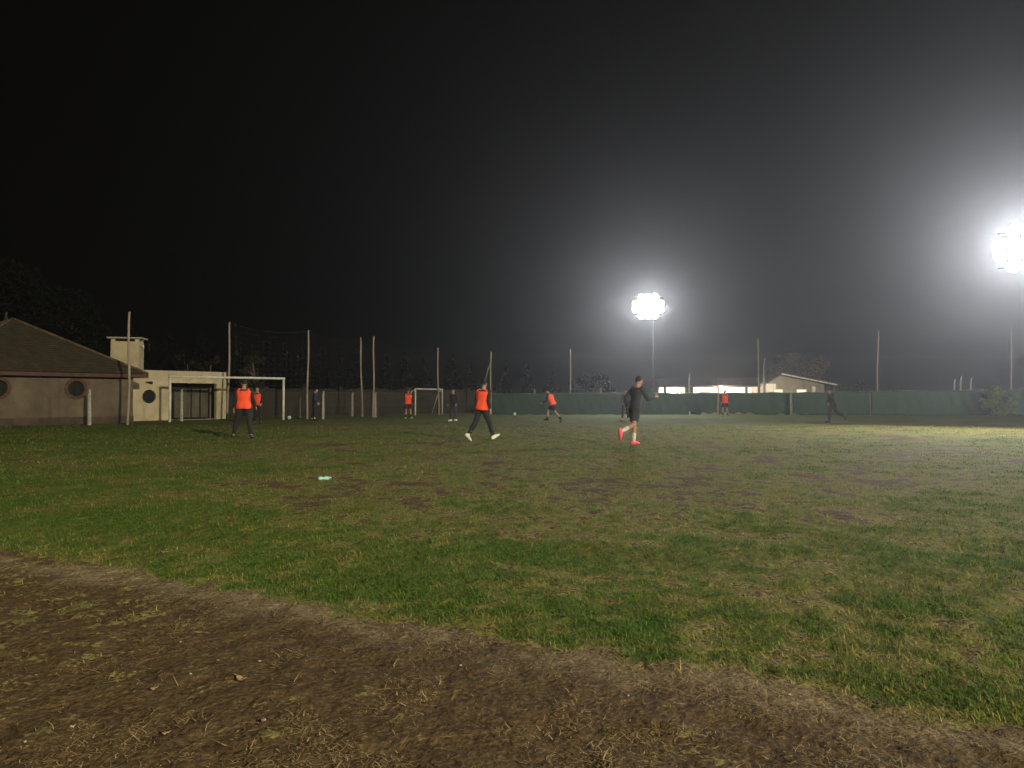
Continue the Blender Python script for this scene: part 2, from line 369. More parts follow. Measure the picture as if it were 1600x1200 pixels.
# ------------------------------------------------------------------ club house, annex, chimney
U = Vector((.632, .775, 0)); NB = Vector((-.775, .632, 0))           # along the wall, away from the pitch
C0 = Vector((W(208, 38), 38, 0))
def frame(o, uu=U): o.rotation_euler = (0, 0, math.atan2(uu.y, uu.x)); return o
def wall_with_holes(L0, L1, H, holes, thick, seg=28):
    """wall in local XZ plane (y 0 front .. thick) with round or rectangular holes; built as a bmesh grid fill"""
    bm = bmesh.new()
    out = [bm.verts.new(p) for p in ((L0, 0, 0), (L1, 0, 0), (L1, 0, H), (L0, 0, H))]
    ed = [bm.edges.new((out[i], out[(i+1) % 4])) for i in range(4)]
    for h in holes:
        if h[0] == 'o':
            vs = [bm.verts.new((h[1]+h[3]*math.cos(2*math.pi*k/seg), 0, h[2]+h[3]*math.sin(2*math.pi*k/seg))) for k in range(seg)]
        else:
            vs = [bm.verts.new(p) for p in ((h[1], 0, h[3]), (h[2], 0, h[3]), (h[2], 0, h[4]), (h[1], 0, h[4]))]
        ed += [bm.edges.new((vs[i], vs[(i+1) % len(vs)])) for i in range(len(vs))]
    r = bmesh.ops.triangle_fill(bm, edges=ed, use_beauty=True)
    fs = [f for f in r['geom'] if isinstance(f, bmesh.types.BMFace)]
    e = bmesh.ops.extrude_face_region(bm, geom=fs)
    bmesh.ops.translate(bm, verts=[v for v in e['geom'] if isinstance(v, bmesh.types.BMVert)], vec=(0, thick, 0))
    bmesh.ops.recalc_face_normals(bm, faces=bm.faces)
    me = bpy.data.meshes.new('wall'); bm.to_mesh(me); bm.free(); return me
house = frame(empty('club_house', C0)); tag(house, 'grey brown single storey house with a pyramid tiled roof and round windows', 'house')
# local x runs along the front (0 = right corner, negative to the left), y is depth
S = 8.0; HW = 2.27
wins = [(-2.63, 1.66), (-5.80, 1.66)]
link('front_wall', wall_with_holes(-S, 0, HW, [('o', a, z, .36) for a, z in wins], .22), house, M['plaster_grey'])
MB().box((-S+.11, S/2+.11, HW/2), (.22, S-.22, HW)).box((-.11, S/2+.11, HW/2), (.22, S-.22, HW)).box((-S/2, S-.11, HW/2-.002), (S-.44, .22, HW)).build_each('side_wall', M['plaster_grey'], house)
MB().box((-S/2, -.02, .17), (S+.04, .036, .34)).build('plinth', mat('plinth', (.075, .05, .036), .95, scale=2, c2=(.04, .03, .022)), house)
for a, z in wins:
    n = 36; vs = []; 
    for k in range(n):
        th = 2*math.pi*k/n
        for rr, yy in ((.36, -.0), (.36, -.035), (.50, -.035), (.50, -.0)): vs.append((a+rr*math.cos(th), yy-.001, z+rr*math.sin(th)))
    fs = [(k*4+j, k*4+(j+1) % 4, ((k+1) % n)*4+(j+1) % 4, ((k+1) % n)*4+j) for k in range(n) for j in range(4)]
    wn = MB().add(vs, fs).build('window_surround', M['brick_ring'], house)
    pn = MB(); pn.loft([(Vector((a, .13, z)), Vector((1, 0, 0)), Vector((0, 0, 1)), .355, .355), (Vector((a, .15, z)), Vector((1, 0, 0)), Vector((0, 0, 1)), .355, .355)], 30)
    pn.build('pane', M['dark_glass'], wn)
    MB().box((a, .11, z), (.03, .03, .70)).box((a, .1, z), (.70, .02, .03)).build_each('glazing_bar', M['soot'], wn)
# roof: pyramid with rows of tiles as ridged courses
ov = .5; E = HW+.10; PK = Vector((-S/2, S/2, 5.05))
cor = [Vector((-S-ov, -ov, E)), Vector((ov, -ov, E)), Vector((ov, S+ov, E)), Vector((-S-ov, S+ov, E))]
rf = MB(); NC = 26; ND = 60
for k in range(4):
    A_, B_ = cor[k], cor[(k+1) % 4]; nrm = (B_-A_).cross(PK-A_).normalized()
    vs = []; fs = []
    for i in range(NC):
        for s_, off in ((0, .03), (1, 0.0)):
            f = (i+s_)/NC
            for j in range(ND+1):
                g_ = j/ND; p = A_.lerp(B_, g_).lerp(PK, f)
                vs.append(p+nrm*(off+.018*abs(math.sin(g_*(1-f)*math.pi*34))))
    for r_ in range(NC*2-1):
        for j in range(ND): a0 = r_*(ND+1)+j; fs.append((a0, a0+1, a0+ND+2, a0+ND+1))
    rf.add(vs, fs)
rf.add([c_-Vector((0, 0, .03)) for c_ in cor], [(0, 1, 2, 3)])
roof = rf.build('roof', M['roof_tile'], house)
fa = MB()
for k in range(4):
    A_, B_ = cor[k], cor[(k+1) % 4]; m_ = (A_+B_)/2; d_ = B_-A_
    fa.box((m_.x, m_.y, E-.07), (abs(d_.x)+.03 if abs(d_.x) > 1 else .03, abs(d_.y)+.03 if abs(d_.y) > 1 else .03, .17))
fa.build_each('fascia', M['fascia_red'], roof)
rd = MB()
for k in range(4): rd.tube([cor[k].lerp(PK, f)+Vector((0, 0, .05)) for f in np.linspace(0.0, 1, 14)], .07, 8)
rd.build_each('hip_cap', M['ridge_tile'], roof, True)

annex = frame(empty('annex', (W(226, 41.2), 41.2, 0))); tag(annex, 'cream flat roofed annex with a wide gated opening beside the house', 'outbuilding')
AL = 4.75; AH = 2.72
link('front_wall', wall_with_holes(-1.2, AL, AH, [('o', .25, 1.30, .37), ('r', 1.35, 4.15, -.0+.02, 2.05)], .25), annex, M['plaster_cream'])
MB().box((1.775, 2.2, AH-.09), (5.93, 3.88, .16)).build('roof_slab', M['plaster_cream'], annex)
MB().box((-1.08, 2.2, AH/2-.1), (.2, 3.88, AH-.2)).box((AL-.11, 2.2, AH/2-.1), (.2, 3.88, AH-.2)).box((1.775, 4.2, AH/2-.1), (5.5, .12, AH-.2)).build_each('side_wall', M['plaster_cream'], annex)
MB().loft([(Vector((.25, .12, 1.30)), Vector((1, 0, 0)), Vector((0, 0, 1)), .365, .365), (Vector((.25, .14, 1.30)), Vector((1, 0, 0)), Vector((0, 0, 1)), .365, .365)], 30).build('window', M['dark_glass'], annex)
lm = MB().tube([(.04, -.04, 2.07), (.17, -.05, 2.07), (.20, -.07, 2.05), (.37, -.08, 2.03)], [.03, .035, .065, .075], 10).build('wall_lamp', M['soot'], annex)
gt = MB(); xs = np.linspace(1.42, 4.08, 6)
for i in range(5):
    gt.box(((xs[i]+xs[i+1])/2, .75, .93), (xs[i+1]-xs[i]-.10, .04, 1.62))
gt.build_each('gate_panel', M['gate_panel'], annex)
gf = MB()
for x_ in xs: gf.box((x_, .73, .92), (.06, .07, 1.75))
gf.box((2.75, .73, 1.79), (2.75, .05, .05)).box((2.75, .73, .09), (2.75, .05, .05)).build_each('gate_bar', M['dark_metal'], annex)

ch = empty('chimney', (W(200, 42)-.05, 42, 0), R(11)); tag(ch, 'cream rectangular barbecue chimney with a flat cap rising behind the tiled roof', 'chimney')
CT = Z(533, 41.5)
MB().box((0, 0, (CT)/2), (1.42, 1.0, CT)).build('stack', M['plaster_cream'], ch, bevel=.015)
cs = MB()
for sx in (-1, 1):
    for sy in (-1, 1): cs.box((sx*.6, sy*.38, CT+.07), (.18, .18, .14))
cs.build_each('cap_support', M['plaster_cream'], ch)
MB().box((0, 0, CT+.18), (1.75, 1.3, .08)).build('cap', M['concrete_post'], ch, bevel=.01)
MB().tube([(.72, -.2, CT-.22), (.86, -.2, CT-.22), (.86, -.2, CT-.36)], .05, 8).build('vent_pipe', M['white_paint'], ch, True)

# ------------------------------------------------------------------ goals
def goal(p0, p1, h, r, lbl, back=None):
    p0 = Vector(p0); p1 = Vector(p1); root = empty('football_goal', (p0+p1)/2, math.atan2(p1.y-p0.y, p1.x-p0.x)); tag(root, lbl, 'goal', 'white football goals')
    L_ = (p1-p0).length/2
    for s_ in (-1, 1): MB().tube([(s_*L_, 0, -.2), (s_*L_, 0, h-r*1.02)], r, 16).build('post', M['white_paint'], root, True)
    MB().tube([(-L_-r, 0, h), (L_+r, 0, h)], r, 16).build('crossbar', M['white_paint'], root, True)
    if back:
        for s_ in (-1, 1): MB().tube([(s_*L_, .02, h-.08), (s_*L_, back*.35, h-.16), (s_*L_, back, .02)], r*.7, 10).build('stay', M['white_paint'], root, True)
    return root
goal((W(265.5, 39), 39, 0), (W(443, 43.0), 43.0, 0), 2.31, .062, 'large white football goal in front of the annex')
goal((W(649, 53.5), 53.5, 0), (W(691, 56.5), 56.5, 0), 1.84, .05, 'small white football goal at the far corner of the pitch', back=.9)

# ------------------------------------------------------------------ tall net poles
def pole(pxb, pxt, yt, d, lbl, r=.058, grp='tall poles carrying the ball net', brace=None, name='net_pole'):
    root = empty(name, (W(pxb, d), d, 0)); tag(root, lbl, 'pole', grp)
    h = Z(yt, d); dx = W(pxt, d)-W(pxb, d)
    pts = [(dx*f+.025*math.sin(f*7+pxb), .02*math.sin(f*5), -.3*(f == 0)+h*f) for f in np.linspace(0, 1, 9)]
    MB().tube(pts, [r*(1.08-.25*f) for f in np.linspace(0, 1, 9)], 12).build('shaft', M['pole_cream'], root, True)
    MB().tube([(dx, 0, h+.002), (dx, 0, h+.03)], r*.95, 12).build('cap', M['galv'], root, True)
    if brace:
        MB().tube([(dx*.8-r*.5, 0, Z(brace[1], d)), (W(brace[0], d)-W(pxb, d), -.3, .0)], r*.55, 8).build('brace', M['pole_cream'], root, True)
    return (Vector((W(pxt, d), d, h)), Vector((W(pxb, d), d, 0)))
tops = []
for a in ((200, 201.5, 488, 35, 'leftmost tall net pole, in front of the house wall'),
          (355.5, 358.5, 504, 43, 'tall net pole at the right end of the annex'),
          (480, 481.5, 517, 44.5, 'tall net pole beside the person in blue'),
          (566, 563, 528, 49.8, 'leaning net pole, left one of a close pair'),
          (583, 584, 526, 48.3, 'net pole, right one of a close pair'),
          (685.5, 683.5, 544, 55, 'net pole crossing the end of the small goal')):
    tops.append(pole(*a))
tops.append(pole(767, 766.5, 550, 55.5, 'braced net pole behind the walker in the orange bib', brace=(741, 567)))
for a in ((890, 891.5, 546, 57, 'tall pole behind the green fence right of the bending player'),
          (1185, 1185.5, 530, 57, 'tall pole behind the green fence before the lit house'),
          (1370.5, 1373, 518, 55.5, 'tall pole at the seam of the green fence'),
          (1580.5, 1580.5, 508, 53, 'rightmost tall pole behind the green fence')):
    pole(*a, grp='tall poles behind the green fence')
pole(1122, 1122, 600, 52.6, 'short white pole in front of the green fence beside an orange bib', r=.05, grp=None, name='white_pole')

# strings of the ball-stop net
bn = MB()
for i in range(1, len(tops)-1):
    (t0, b0), (t1, b1) = tops[i], tops[i+1]; nseg = 14
    def P_(f, h): 
        top = t0.lerp(t1, f); top.z -= .35*4*f*(1-f)*.8; bt = b0.lerp(b1, f); bt.z = .1
        q_ = bt.lerp(top, h); return q_+Vector((0, 0, 0))
    Lh = (b1-b0).length; nv = max(4, int(Lh/.3))
    for k in range(nv+1): bn.tube([P_(k/nv, h) for h in (0, .5, 1)], .0028, 3, cap=False)
    for k in range(17): bn.tube([P_(f, k/16) for f in np.linspace(0, 1, nseg)], .0028 if k < 16 else .0032, 3, cap=False)
tag(bn.build('ball_net', M['net']), 'thin grey ball stop net hung between the tall poles', 'net')

# concrete fence posts
def cpost(px, d, ytop, lbl, lean=0, grp='short concrete posts of the wire fence'):
    root = empty('concrete_post', (W(px, d), d, 0), R(30)); tag(root, lbl, 'post', grp)
    h = Z(ytop, d); m = MB(); wv = .075
    rings = [(Vector((lean*f, 0, h*f-.2*(f == 0))), Vector((1, 0, 0)), Vector((0, 1, 0)), wv*(1.1-.25*f), wv*(1.1-.25*f)) for f in (0, .5, .86)]
    rings += [(Vector((lean*.95, -.06, h*.96)), Vector((1, 0, 0)), Vector((0, 1, 0)), wv*.75, wv*.7), (Vector((lean, -.12, h)), Vector((1, 0, 0)), Vector((0, 1, 0)), wv*.65, wv*.5)]
    m.loft(rings, 8); m.build('shaft', M['concrete_post'], root)
    wi = MB()
    for z in (.3, .8, 1.3): wi.tube([(-wv, -wv, z), (0, -wv-.02, z+.02), (wv, -wv, z)], .008, 5)
    wi.build_each('tie_wire', M['wire'], root)
for a in ((140, 34.9, 608, 'pale concrete post against the grey house wall'),
          (284, 40.6, 608, 'concrete post seen through the mouth of the large goal'),
          (468, 46.5, 620, 'dim low post between the large goal and a net pole'),
          (505, 44.6, 611, 'pale concrete post right of the person in blue'),
          (550.5, 51.5, 613, 'dim concrete post left of the close pair of poles'),
          (586.5, 48.8, 613, 'concrete post standing against the right one of the close poles')):
    cpost(*a)
for px_, yt, ln, lb in ((840, 608, -.3, 'slanted post top left of the bending player'), (942, 606, -.25, 'slanted post top left of the dark runner'), (1077, 583, 0, 'post rising beside the lit house strip'),
                    (1194, 560, 0, 'thin post rising by the gabled house'), (1491, 592, .02, 'thick short stump above the green fence'),
                    (1501, 587, 0, 'taller stump second of the three above the green fence'), (1517, 590, 0, 'stump third of the three above the green fence')):
    cpost(px_, 57.5, yt, lb, ln, 'post tops behind the green fence')
cpost(1236, 54.0, 613, 'pale concrete post in front of the green fence below the gabled house', 0, None)

# wire fence along the left end
def polyl(pts, f):
    ls = [(Vector(pts[i+1])-Vector(pts[i])).length for i in range(len(pts)-1)]; T = sum(ls); s = f*T
    for i, l in enumerate(ls):
        if s <= l or i == len(ls)-1: return Vector(pts[i]).lerp(Vector(pts[i+1]), min(1, s/l))
        s -= l
lp = [(W(352, 44.4), 44.4, 0), (W(505, 45.1), 45.1, 0), (W(586, 49.2), 49.2, 0), (W(655, 54.8), 54.8, 0), (W(766, 56.2), 56.2, 0)]
TL = sum((Vector(lp[i+1])-Vector(lp[i])).length for i in range(4)); wf = MB(); sp = .14; HH = 1.5; K = int(TL/sp)
for i in range(-11, K):
    for sg in (1, -1):
        a0 = i*sp; pts = []
        for hh in np.linspace(0, HH, 7):
            s_ = a0+hh if sg == 1 else a0+HH-hh
            if 0 <= s_ <= TL: q_ = polyl(lp, s_/TL); pts.append((q_.x, q_.y, .05+hh))
        if len(pts) > 1: wf.tube(pts, .0035, 3, cap=False)
for hh in (.05, .8, 1.55): wf.tube([tuple(polyl(lp, f)+Vector((0, 0, hh))) for f in np.linspace(0, 1, 60)], .006, 4, cap=False)
tag(wf.build('chain_link_fence', M['wire']), 'low rusty chain link fence along the left end of the pitch', 'fence')

q0 = Vector((W(352, 52), 52, 0)); q1 = Vector((W(775, 64), 64, 0)); n = 48; an = math.atan2(q1.y-q0.y, q1.x-q0.x); LW = (q1-q0).length
bw = empty('boundary_wall', q0, an); tag(bw, 'dark brown boundary wall beyond the wire fence', 'wall')
m = MB(); m.add([(LW*i/n, y_, z_) for i in range(n+1) for y_, z_ in ((-.1, -.1), (.1, -.1), (.1, 1.86+.05*math.sin(i*1.3)), (-.1, 1.86+.05*math.sin(i*1.3)))], [(i*4+j, i*4+(j+1) % 4, i*4+4+(j+1) % 4, i*4+4+j) for i in range(n) for j in range(4)]+[(0, 1, 2, 3), (n*4+3, n*4+2, n*4+1, n*4)])
m.build('wall', M['brick_wall'], bw)
for i in range(9): MB().box((LW*i/8, 0, .97), (.32, .3, 2.1)).build('pier', M['brick_wall'], bw)

# ------------------------------------------------------------------ green cloth fence
gcl = bpy.data.materials.new('green_shade_cloth'); gcl.use_nodes = True; t = gcl.node_tree; b = t.nodes['Principled BSDF']; tc = N('ShaderNodeTexCoord')
n1 = noise(1.2, 5); n2 = noise(.35, 4)
t.links.new(mixc(mr(n2, .35, .65), mixc(mr(n1, .35, .65), (.009, .034, .021), (.015, .050, .033)), (.018, .048, .034)), b.inputs['Base Color']); b.inputs['Roughness'].default_value = .8
def cloth_fence(pts, zt, label, bot, seed, name='cloth'):
    root = empty('green_fence', pts[0]); tag(root, label, 'fence', 'green cloth fences along the far side')
    T = sum((Vector(pts[i+1])-Vector(pts[i])).length for i in range(len(pts)-1)); n = int(T/.10); m = 16; vs = []; fs = []
    r0 = random.Random(seed)
    for i in range(n+1):
        f = i/n; q_ = polyl(pts, f); top = zt[0]+(zt[1]-zt[0])*f-.05*abs(math.sin(f*T/2.5*math.pi))+.03*mnoise.noise((f*T*.8, seed, 0)); bt = bot(q_.x/q_.y*F+800)
        bt += .04*mnoise.noise((f*T*1.7, seed+4, 0))
        for j in range(m+1):
            g_ = j/m; z = bt+(top-bt)*g_
            dy = .07*mnoise.noise((f*T*1.1, z*.7, seed))+.03*mnoise.noise((f*T*4, z*1.2, seed+2))+.02*math.sin(f*T*9+z*3)*(1-abs(2*g_-1))
            vs.append((q_.x-pts[0][0], q_.y+dy-pts[0][1], z))
    for i in range(n):
        for j in range(m): a0 = i*(m+1)+j; fs.append((a0, a0+m+1, a0+m+2, a0+1))
    cl = MB().add(vs, fs).build(name, gcl, root, True)
    mo = cl.modifiers.new('s', 'SOLIDIFY'); mo.thickness = .004
    k = int(T/2.5)
    for i in range(k+1):
        q_ = polyl(pts, i/k); h = zt[0]+(zt[1]-zt[0])*i/k
        MB().tube([(q_.x-pts[0][0], q_.y+.13-pts[0][1], -.2), (q_.x-pts[0][0], q_.y+.13-pts[0][1], h+.02)], .03, 8).build('fence_post', M['galv'], root, True)
    MB().tube([tuple(polyl(pts, f)-Vector(pts[0])+Vector((0, .1, zt[0]+(zt[1]-zt[0])*f+.0))) for f in np.linspace(0, 1, 40)], .008, 5).build('top_wire', M['galv'], root)
    return root
def gap(px):
    g_ = .03
    if 1095 < px < 1180: g_ = .13+.05*math.sin(px*.35)+.03*math.sin(px*1.1)
    elif 1205 < px < 1262: g_ = .08+.07*math.sin(px*.3)
    return g_
cloth_fence([(W(768, 55.8), 55.8, 0), (W(1120, 55), 55, 0), (W(1360, 54.2), 54.2, 0)], (1.54, 1.66), 'long green cloth fence in front of the lit house', gap, 3)
cloth_fence([(W(1361, 53.9), 53.9, 0), (W(1490, 53), 53, 0), (W(1680, 51), 51, 0)], (1.70, 1.87), 'taller paler green cloth fence at the right, behind the bush', lambda p: .03, 9)

# ------------------------------------------------------------------ lit houses beyond the fence
pa = MB().box(((W(1020, 66)+W(1300, 66))/2, 63.5, .02), (19, 11, .05)); o = pa.build('patio', M['patio']); tag(o, kind='structure', label='pale lit patio beyond the green fence')
D = 72
h1 = empty('lit_house', (W(1115, D), D, 0)); tag(h1, 'long low white house with a lit veranda beyond the green fence', 'house')
x0 = W(1037, D)-W(1115, D); x1 = W(1196, D)-W(1115, D)
zt = Z(604.5, D); zr = Z(591.5, D+3)
MB().box(((x0+x1)/2, 2.5, zt/2), (x1-x0, .25, zt)).build('wall', M['house_white'], h1)
MB().box((x0+.1, 4.6, zt/2), (.2, 3.9, zt)).box((x1-.1, 4.6, zt/2), (.2, 3.9, zt)).box(((x0+x1)/2, 6.7, zt/2), (x1-x0, .2, zt)).build_each('side_wall', M['house_white'], h1)
m = MB(); m.add([(x0-.4, -.3, zt), (x1+.3, -.3, zt), (x1+.3, 3.4, zr), (x0-.4, 3.4, zr), (x0-.4, 7.1, zt), (x1+.3, 7.1, zt)], [(0, 1, 2, 3), (3, 2, 5, 4), (0, 3, 4), (1, 5, 2)])
rr = m.build('roof', M['house_roof'], h1); mo = rr.modifiers.new('s', 'SOLIDIFY'); mo.thickness = .12; mo.offset = 1
for px_ in (1039, 1073, 1080, 1166, 1186): 
    wd = .22 if px_ not in (1073, 1080) else .34
    MB().box((W(px_, D)-W(1115, D), 0, zt/2), (wd, wd, zt-.01)).build('veranda_post', M['house_roof'], h1)
MB().box((W(1111, D)-W(1115, D), 2.33, 1.0), (1.0, .06, 2.0)).build('door', M['house_tan'], h1)
# added panel standing in for the dark gap between two lit stretches
MB().box((W(1077, D)-W(1115, D), 1.2, zt/2), (.5, 2.2, zt-.03)).build('dark_gap_panel', M['house_tan'], h1)
wl = empty('porch_lamp', (W(1130, D-.4), D-.4, Z(608.5, D-.4))); tag(wl, 'glaring porch lamp on the veranda of the low white house', 'lamp')
MB().ball((0, 0, 0), .16, 14, 10).build('bulb', M['bulb'], wl, True)
MB().box((0, .05, .2), (.2, .2, .08)).tube([(0, .1, .22), (0, .1, zt-wl.location.z)], .02, 8).build('bracket', M['dark_metal'], wl)
def plight(px, d, y, e, colr=(1, .9, .74), r=.1):
    ld = bpy.data.lights.new('lamp_light', 'POINT'); ld.energy = e; ld.color = colr; ld.shadow_soft_size = r
    lo = bpy.data.objects.new('lamp_light', ld); col.objects.link(lo); lo.location = (W(px, d), d, y); return lo
plight(1130, D-.8, Z(609, D), 700); plight(1052, D+1.3, 1.7, 340, (1, .97, .9)); plight(1150, D+1.3, 1.7, 340, (1, .95, .85)); plight(1098, D+1.3, 1.7, 200, (1, .93, .8))

D2 = 70
h2 = empty('gabled_house', (W(1250, D2), D2, 0)); tag(h2, 'gabled tan house with a white edged sloping roof and two lit windows', 'house')
lx = lambda p: W(p, D2)-W(1250, D2)
xl, xa, xr = lx(1196), lx(1217), lx(1303); zl, za, zrr = Z(598, D2), Z(584, D2), Z(601, D2)
m = MB()
prof = [(xl+.1, 0), (xr-.9, 0), (xr-.9, zrr+.06), (xa, za-.12), (xl+.1, zl-.06)]
m.add([(x, y, z) for y in (0, 6) for x, z in prof], [(0, 1, 2, 3, 4), (5, 9, 8, 7, 6)]+[(i, (i+1) % 5, 5+(i+1) % 5, 5+i) for i in (1, 4)])
m.build('wall', M['house_tan'], h2)
m = MB(); m.box(((xl+lx(1212))/2+.05, -.035, 1.25), (lx(1212)-xl-.1, .06, 2.5)); m.build('white_panel', M['house_white'], h2)
m = MB(); y0, y1 = -.7, 6.5
m.add([(xl-.1, y0, zl), (xa, y0, za), (xr, y0, zrr), (xl-.1, y1, zl), (xa, y1, za), (xr, y1, zrr)], [(0, 1, 4, 3), (1, 2, 5, 4)])
rr = m.build('roof', M['house_roof'], h2); mo = rr.modifiers.new('s', 'SOLIDIFY'); mo.thickness = .12; mo.offset = -1
fb = MB(); v_ = Vector((xr-xa, 0, zrr-za)); ang = math.atan2(v_.z, v_.x)
for k in range(6):
    p_ = Vector((xa, y0-.04, za-.03))+v_*((k+.5)/6); fb.box(p_, (v_.length/6-(.10 if k % 2 else .02), .05, .12), rot=Matrix.Rotation(-ang, 3, 'Y'))
fb.build_each('fascia', M['white_paint'], rr)
for a, b_ in ((1209, 1222), (1245, 1259)):
    wn = MB().box(((lx(a)+lx(b_))/2, -.05, 1.60), (lx(b_)-lx(a)+.14, .06, .84)).build('window_frame', M['white_paint'], h2)
    MB().box(((lx(a)+lx(b_))/2, -.09, 1.60), (lx(b_)-lx(a), .02, .70)).build('pane', M['lit_window'], wn)
MB().box((lx(1268), -.45, Z(606, D2)/2), (.25, .25, Z(600, D2)-.1)).build('column', M['house_white'], h2)
plight(1205, D2-1.6, 2.1, 60); plight(1240, D2-3.5, 1.6, 110)

# ------------------------------------------------------------------ trees
def leafcloud(name, clumps, n, size, material, parent, seed, elong=1.6):
    r0 = np.random.default_rng(seed); cl = np.array(clumps); wts = (cl[:, 3]*cl[:, 4]*cl[:, 5])**.67; ix = r0.choice(len(cl), n, p=wts/wts.sum())
    d = r0.normal(size=(n, 3)); d /= np.linalg.norm(d, axis=1)[:, None]; rad = r0.random(n)**.42
    P = cl[ix, :3]+d*rad[:, None]*cl[ix, 3:6]
    a = r0.normal(size=(n, 3)); a /= np.linalg.norm(a, axis=1)[:, None]; bb = np.cross(a, r0.normal(size=(n, 3))); bb /= np.linalg.norm(bb, axis=1)[:, None]
    s = size*(.5+r0.random(n))[:, None]
    V = np.stack([P-a*s*elong, P-bb*s*.6, P+a*s*elong, P+bb*s*.6], 1).reshape(-1, 3)
    me = bpy.data.meshes.new(name); me.vertices.add(n*4); me.vertices.foreach_set('co', V.ravel())
    q_ = np.arange(n*4); me.loops.add(n*4); me.loops.foreach_set('vertex_index', q_); me.polygons.add(n); me.polygons.foreach_set('loop_start', np.arange(0, n*4, 4)); me.update(calc_edges=True)
    at = me.attributes.new('tint', 'FLOAT', 'POINT'); at.data.foreach_set('value', np.repeat(np.clip(r0.random(n)*.6+.4*r0.random(len(cl))[ix], 0, 1), 4).astype(np.float32))
    return link(name, me, parent, material)
def trunk(h, r, seed, parent, limbs=7, spread=.35, lean=0):
    r0 = random.Random(seed); m = MB(); pts = [(lean*f*h+.04*h*math.sin(f*3+seed), .03*h*math.cos(f*2.3+seed), h*f) for f in np.linspace(0, 1, 9)]; pts[0] = (pts[0][0], pts[0][1], -.2)
    m.tube(pts, [r*(1.15-.85*f) for f in np.linspace(0, 1, 9)], 9)
    for k in range(limbs):
        f = r0.uniform(.35, .9); i = int(f*8); p = Vector(pts[i]); a = r0.uniform(0, 6.28); L_ = h*spread*(1.2-f)*r0.uniform(.7, 1.2)
        d_ = Vector((math.cos(a), math.sin(a), r0.uniform(.5, 1.1)))
        m.tube([p, p+d_*L_*.5+Vector((0, 0, .02)), p+d_*L_+Vector((.1*L_, 0, .15*L_))], [r*.4, r*.25, r*.07], 6)
    m.build('trunk', M['bark'], parent, True)
def conifer(seed, h, material):
    root = empty('conifer_tree', (0, 0, 0)); r0 = random.Random(seed); trunk(h*.93, h*.022, seed, root, 0)
    cl = []
    for k in range(16):
        f = .12+.86*k/15; rr = h*.20*(1.04-f)**.8*r0.uniform(.75, 1.25)
        for j in range(3): 
            a = r0.uniform(0, 6.28); cl.append((math.cos(a)*rr*.55, math.sin(a)*rr*.55, h*f+r0.uniform(-.1, .1), rr*.7+.05, rr*.7+.05, h*.05*r0.uniform(.7, 1.3)))
    leafcloud('crown', cl, 5200, h*.016, material, root, seed, 2.2); return root
def broad(name, h, w_, seed, material, n=9000, leaf=.09, tr=.15, base=.35, nc=26, limbs=8, zsq=.55, lean=0):
    root = empty(name, (0, 0, 0)); r0 = random.Random(seed); trunk(h*.8, tr, seed, root, limbs, lean=lean); cl = []
    for k in range(nc):
        a = r0.uniform(0, 6.28); u_ = r0.random()**.5; f = r0.uniform(base, .92); env = math.sin(math.pi*min(1, max(0, (f-base*.6)/(1.05-base*.6))))**.6
        rr = w_/2*u_*env; c_ = w_*r0.uniform(.10, .2); cl.append((math.cos(a)*rr+lean*h*f, math.sin(a)*rr, h*f, c_, c_, c_*zsq*1.5))
    leafcloud('crown', cl, n, leaf, material, root, seed); return root
protos = [conifer(s, 7.0, M['fol_dark']) for s in (11, 12, 13)]
cx = [(236, 528, 66), (262, 522, 70), (288, 548, 62), (312, 524, 68), (333, 540, 74), (372, 530, 66), (394, 541, 60), (416, 536, 72), (446, 541, 68), (470, 548, 64), (503, 545, 72), (533, 553, 66), (556, 549, 74), (604, 556, 70), (632, 551, 75), (660, 560, 72), (706, 556, 78), (735, 563, 72), (790, 566, 80), (822, 570, 76), (862, 576, 80), (205, 515, 60)]
for i, (px_, yt, d_) in enumerate(cx):
    c_ = protos[i] if i < 3 else copy_tree(protos[i % 3]); s_ = Z(yt, d_)/7.0
    c_.location = (W(px_, d_), d_, 0); c_.scale = (s_*random.uniform(.9, 1.35), s_*random.uniform(.9, 1.3), s_); c_.rotation_euler = (0, 0, random.uniform(0, 6))
    tag(c_, 'dark conifer of the tree line beyond the fence', 'tree', 'dark conifers beyond the fence')
def place(o, px_, d_, lbl, cat, grp=None): o.location = (W(px_, d_), d_, 0); tag(o, lbl, cat, grp)
place(broad('broadleaf_tree', Z(418, 52), 9, 21, M['fol_dark'], 16000, .11, .25), 18, 52, 'tall dark tree behind the tiled roof at the left edge', 'tree')
place(broad('broadleaf_tree', Z(468, 54), 5.5, 22, M['fol_dark'], 9000, .10, .2), 112, 54, 'dark rounded tree behind the roof left of the chimney', 'tree')
place(broad('bare_tree', Z(545, 50), 1.8, 23, M['fol_rust'], 700, .05, .10, base=.5, nc=10, limbs=14), 326, 50, 'thin rust coloured tree rising behind the annex roof', 'tree')
place(broad('bare_tree', Z(548, 49), 1.4, 24, M['fol_olive'], 260, .05, .09, base=.6, nc=8, limbs=12, lean=-.10), 297, 49, 'pale leaning leafless tree above the annex', 'tree')
place(broad('small_tree', Z(545, 49), 1.9, 25, M['fol_olive'], 1500, .06, .14, base=.45, nc=14), 394, 49, 'small olive tree behind the crossbar of the large goal', 'tree')
place(broad('broadleaf_tree', Z(580, 66), 3.2, 26, M['fol_dark'], 5000, .08, .12, base=.2), 926, 66, 'low dark tree behind the green fence left of the dark runner', 'tree')
place(broad('broadleaf_tree', Z(553, 84), 6.6, 27, M['fol_pale'], 9000, .10, .2, base=.25), 1243, 84, 'pale round tree behind the gabled house', 'tree')
place(broad('broadleaf_tree', Z(588, 78), 4.0, 28, M['fol_olive'], 4000, .09, .12, base=.2), 1312, 78, 'low tree to the right of the gabled house', 'tree')
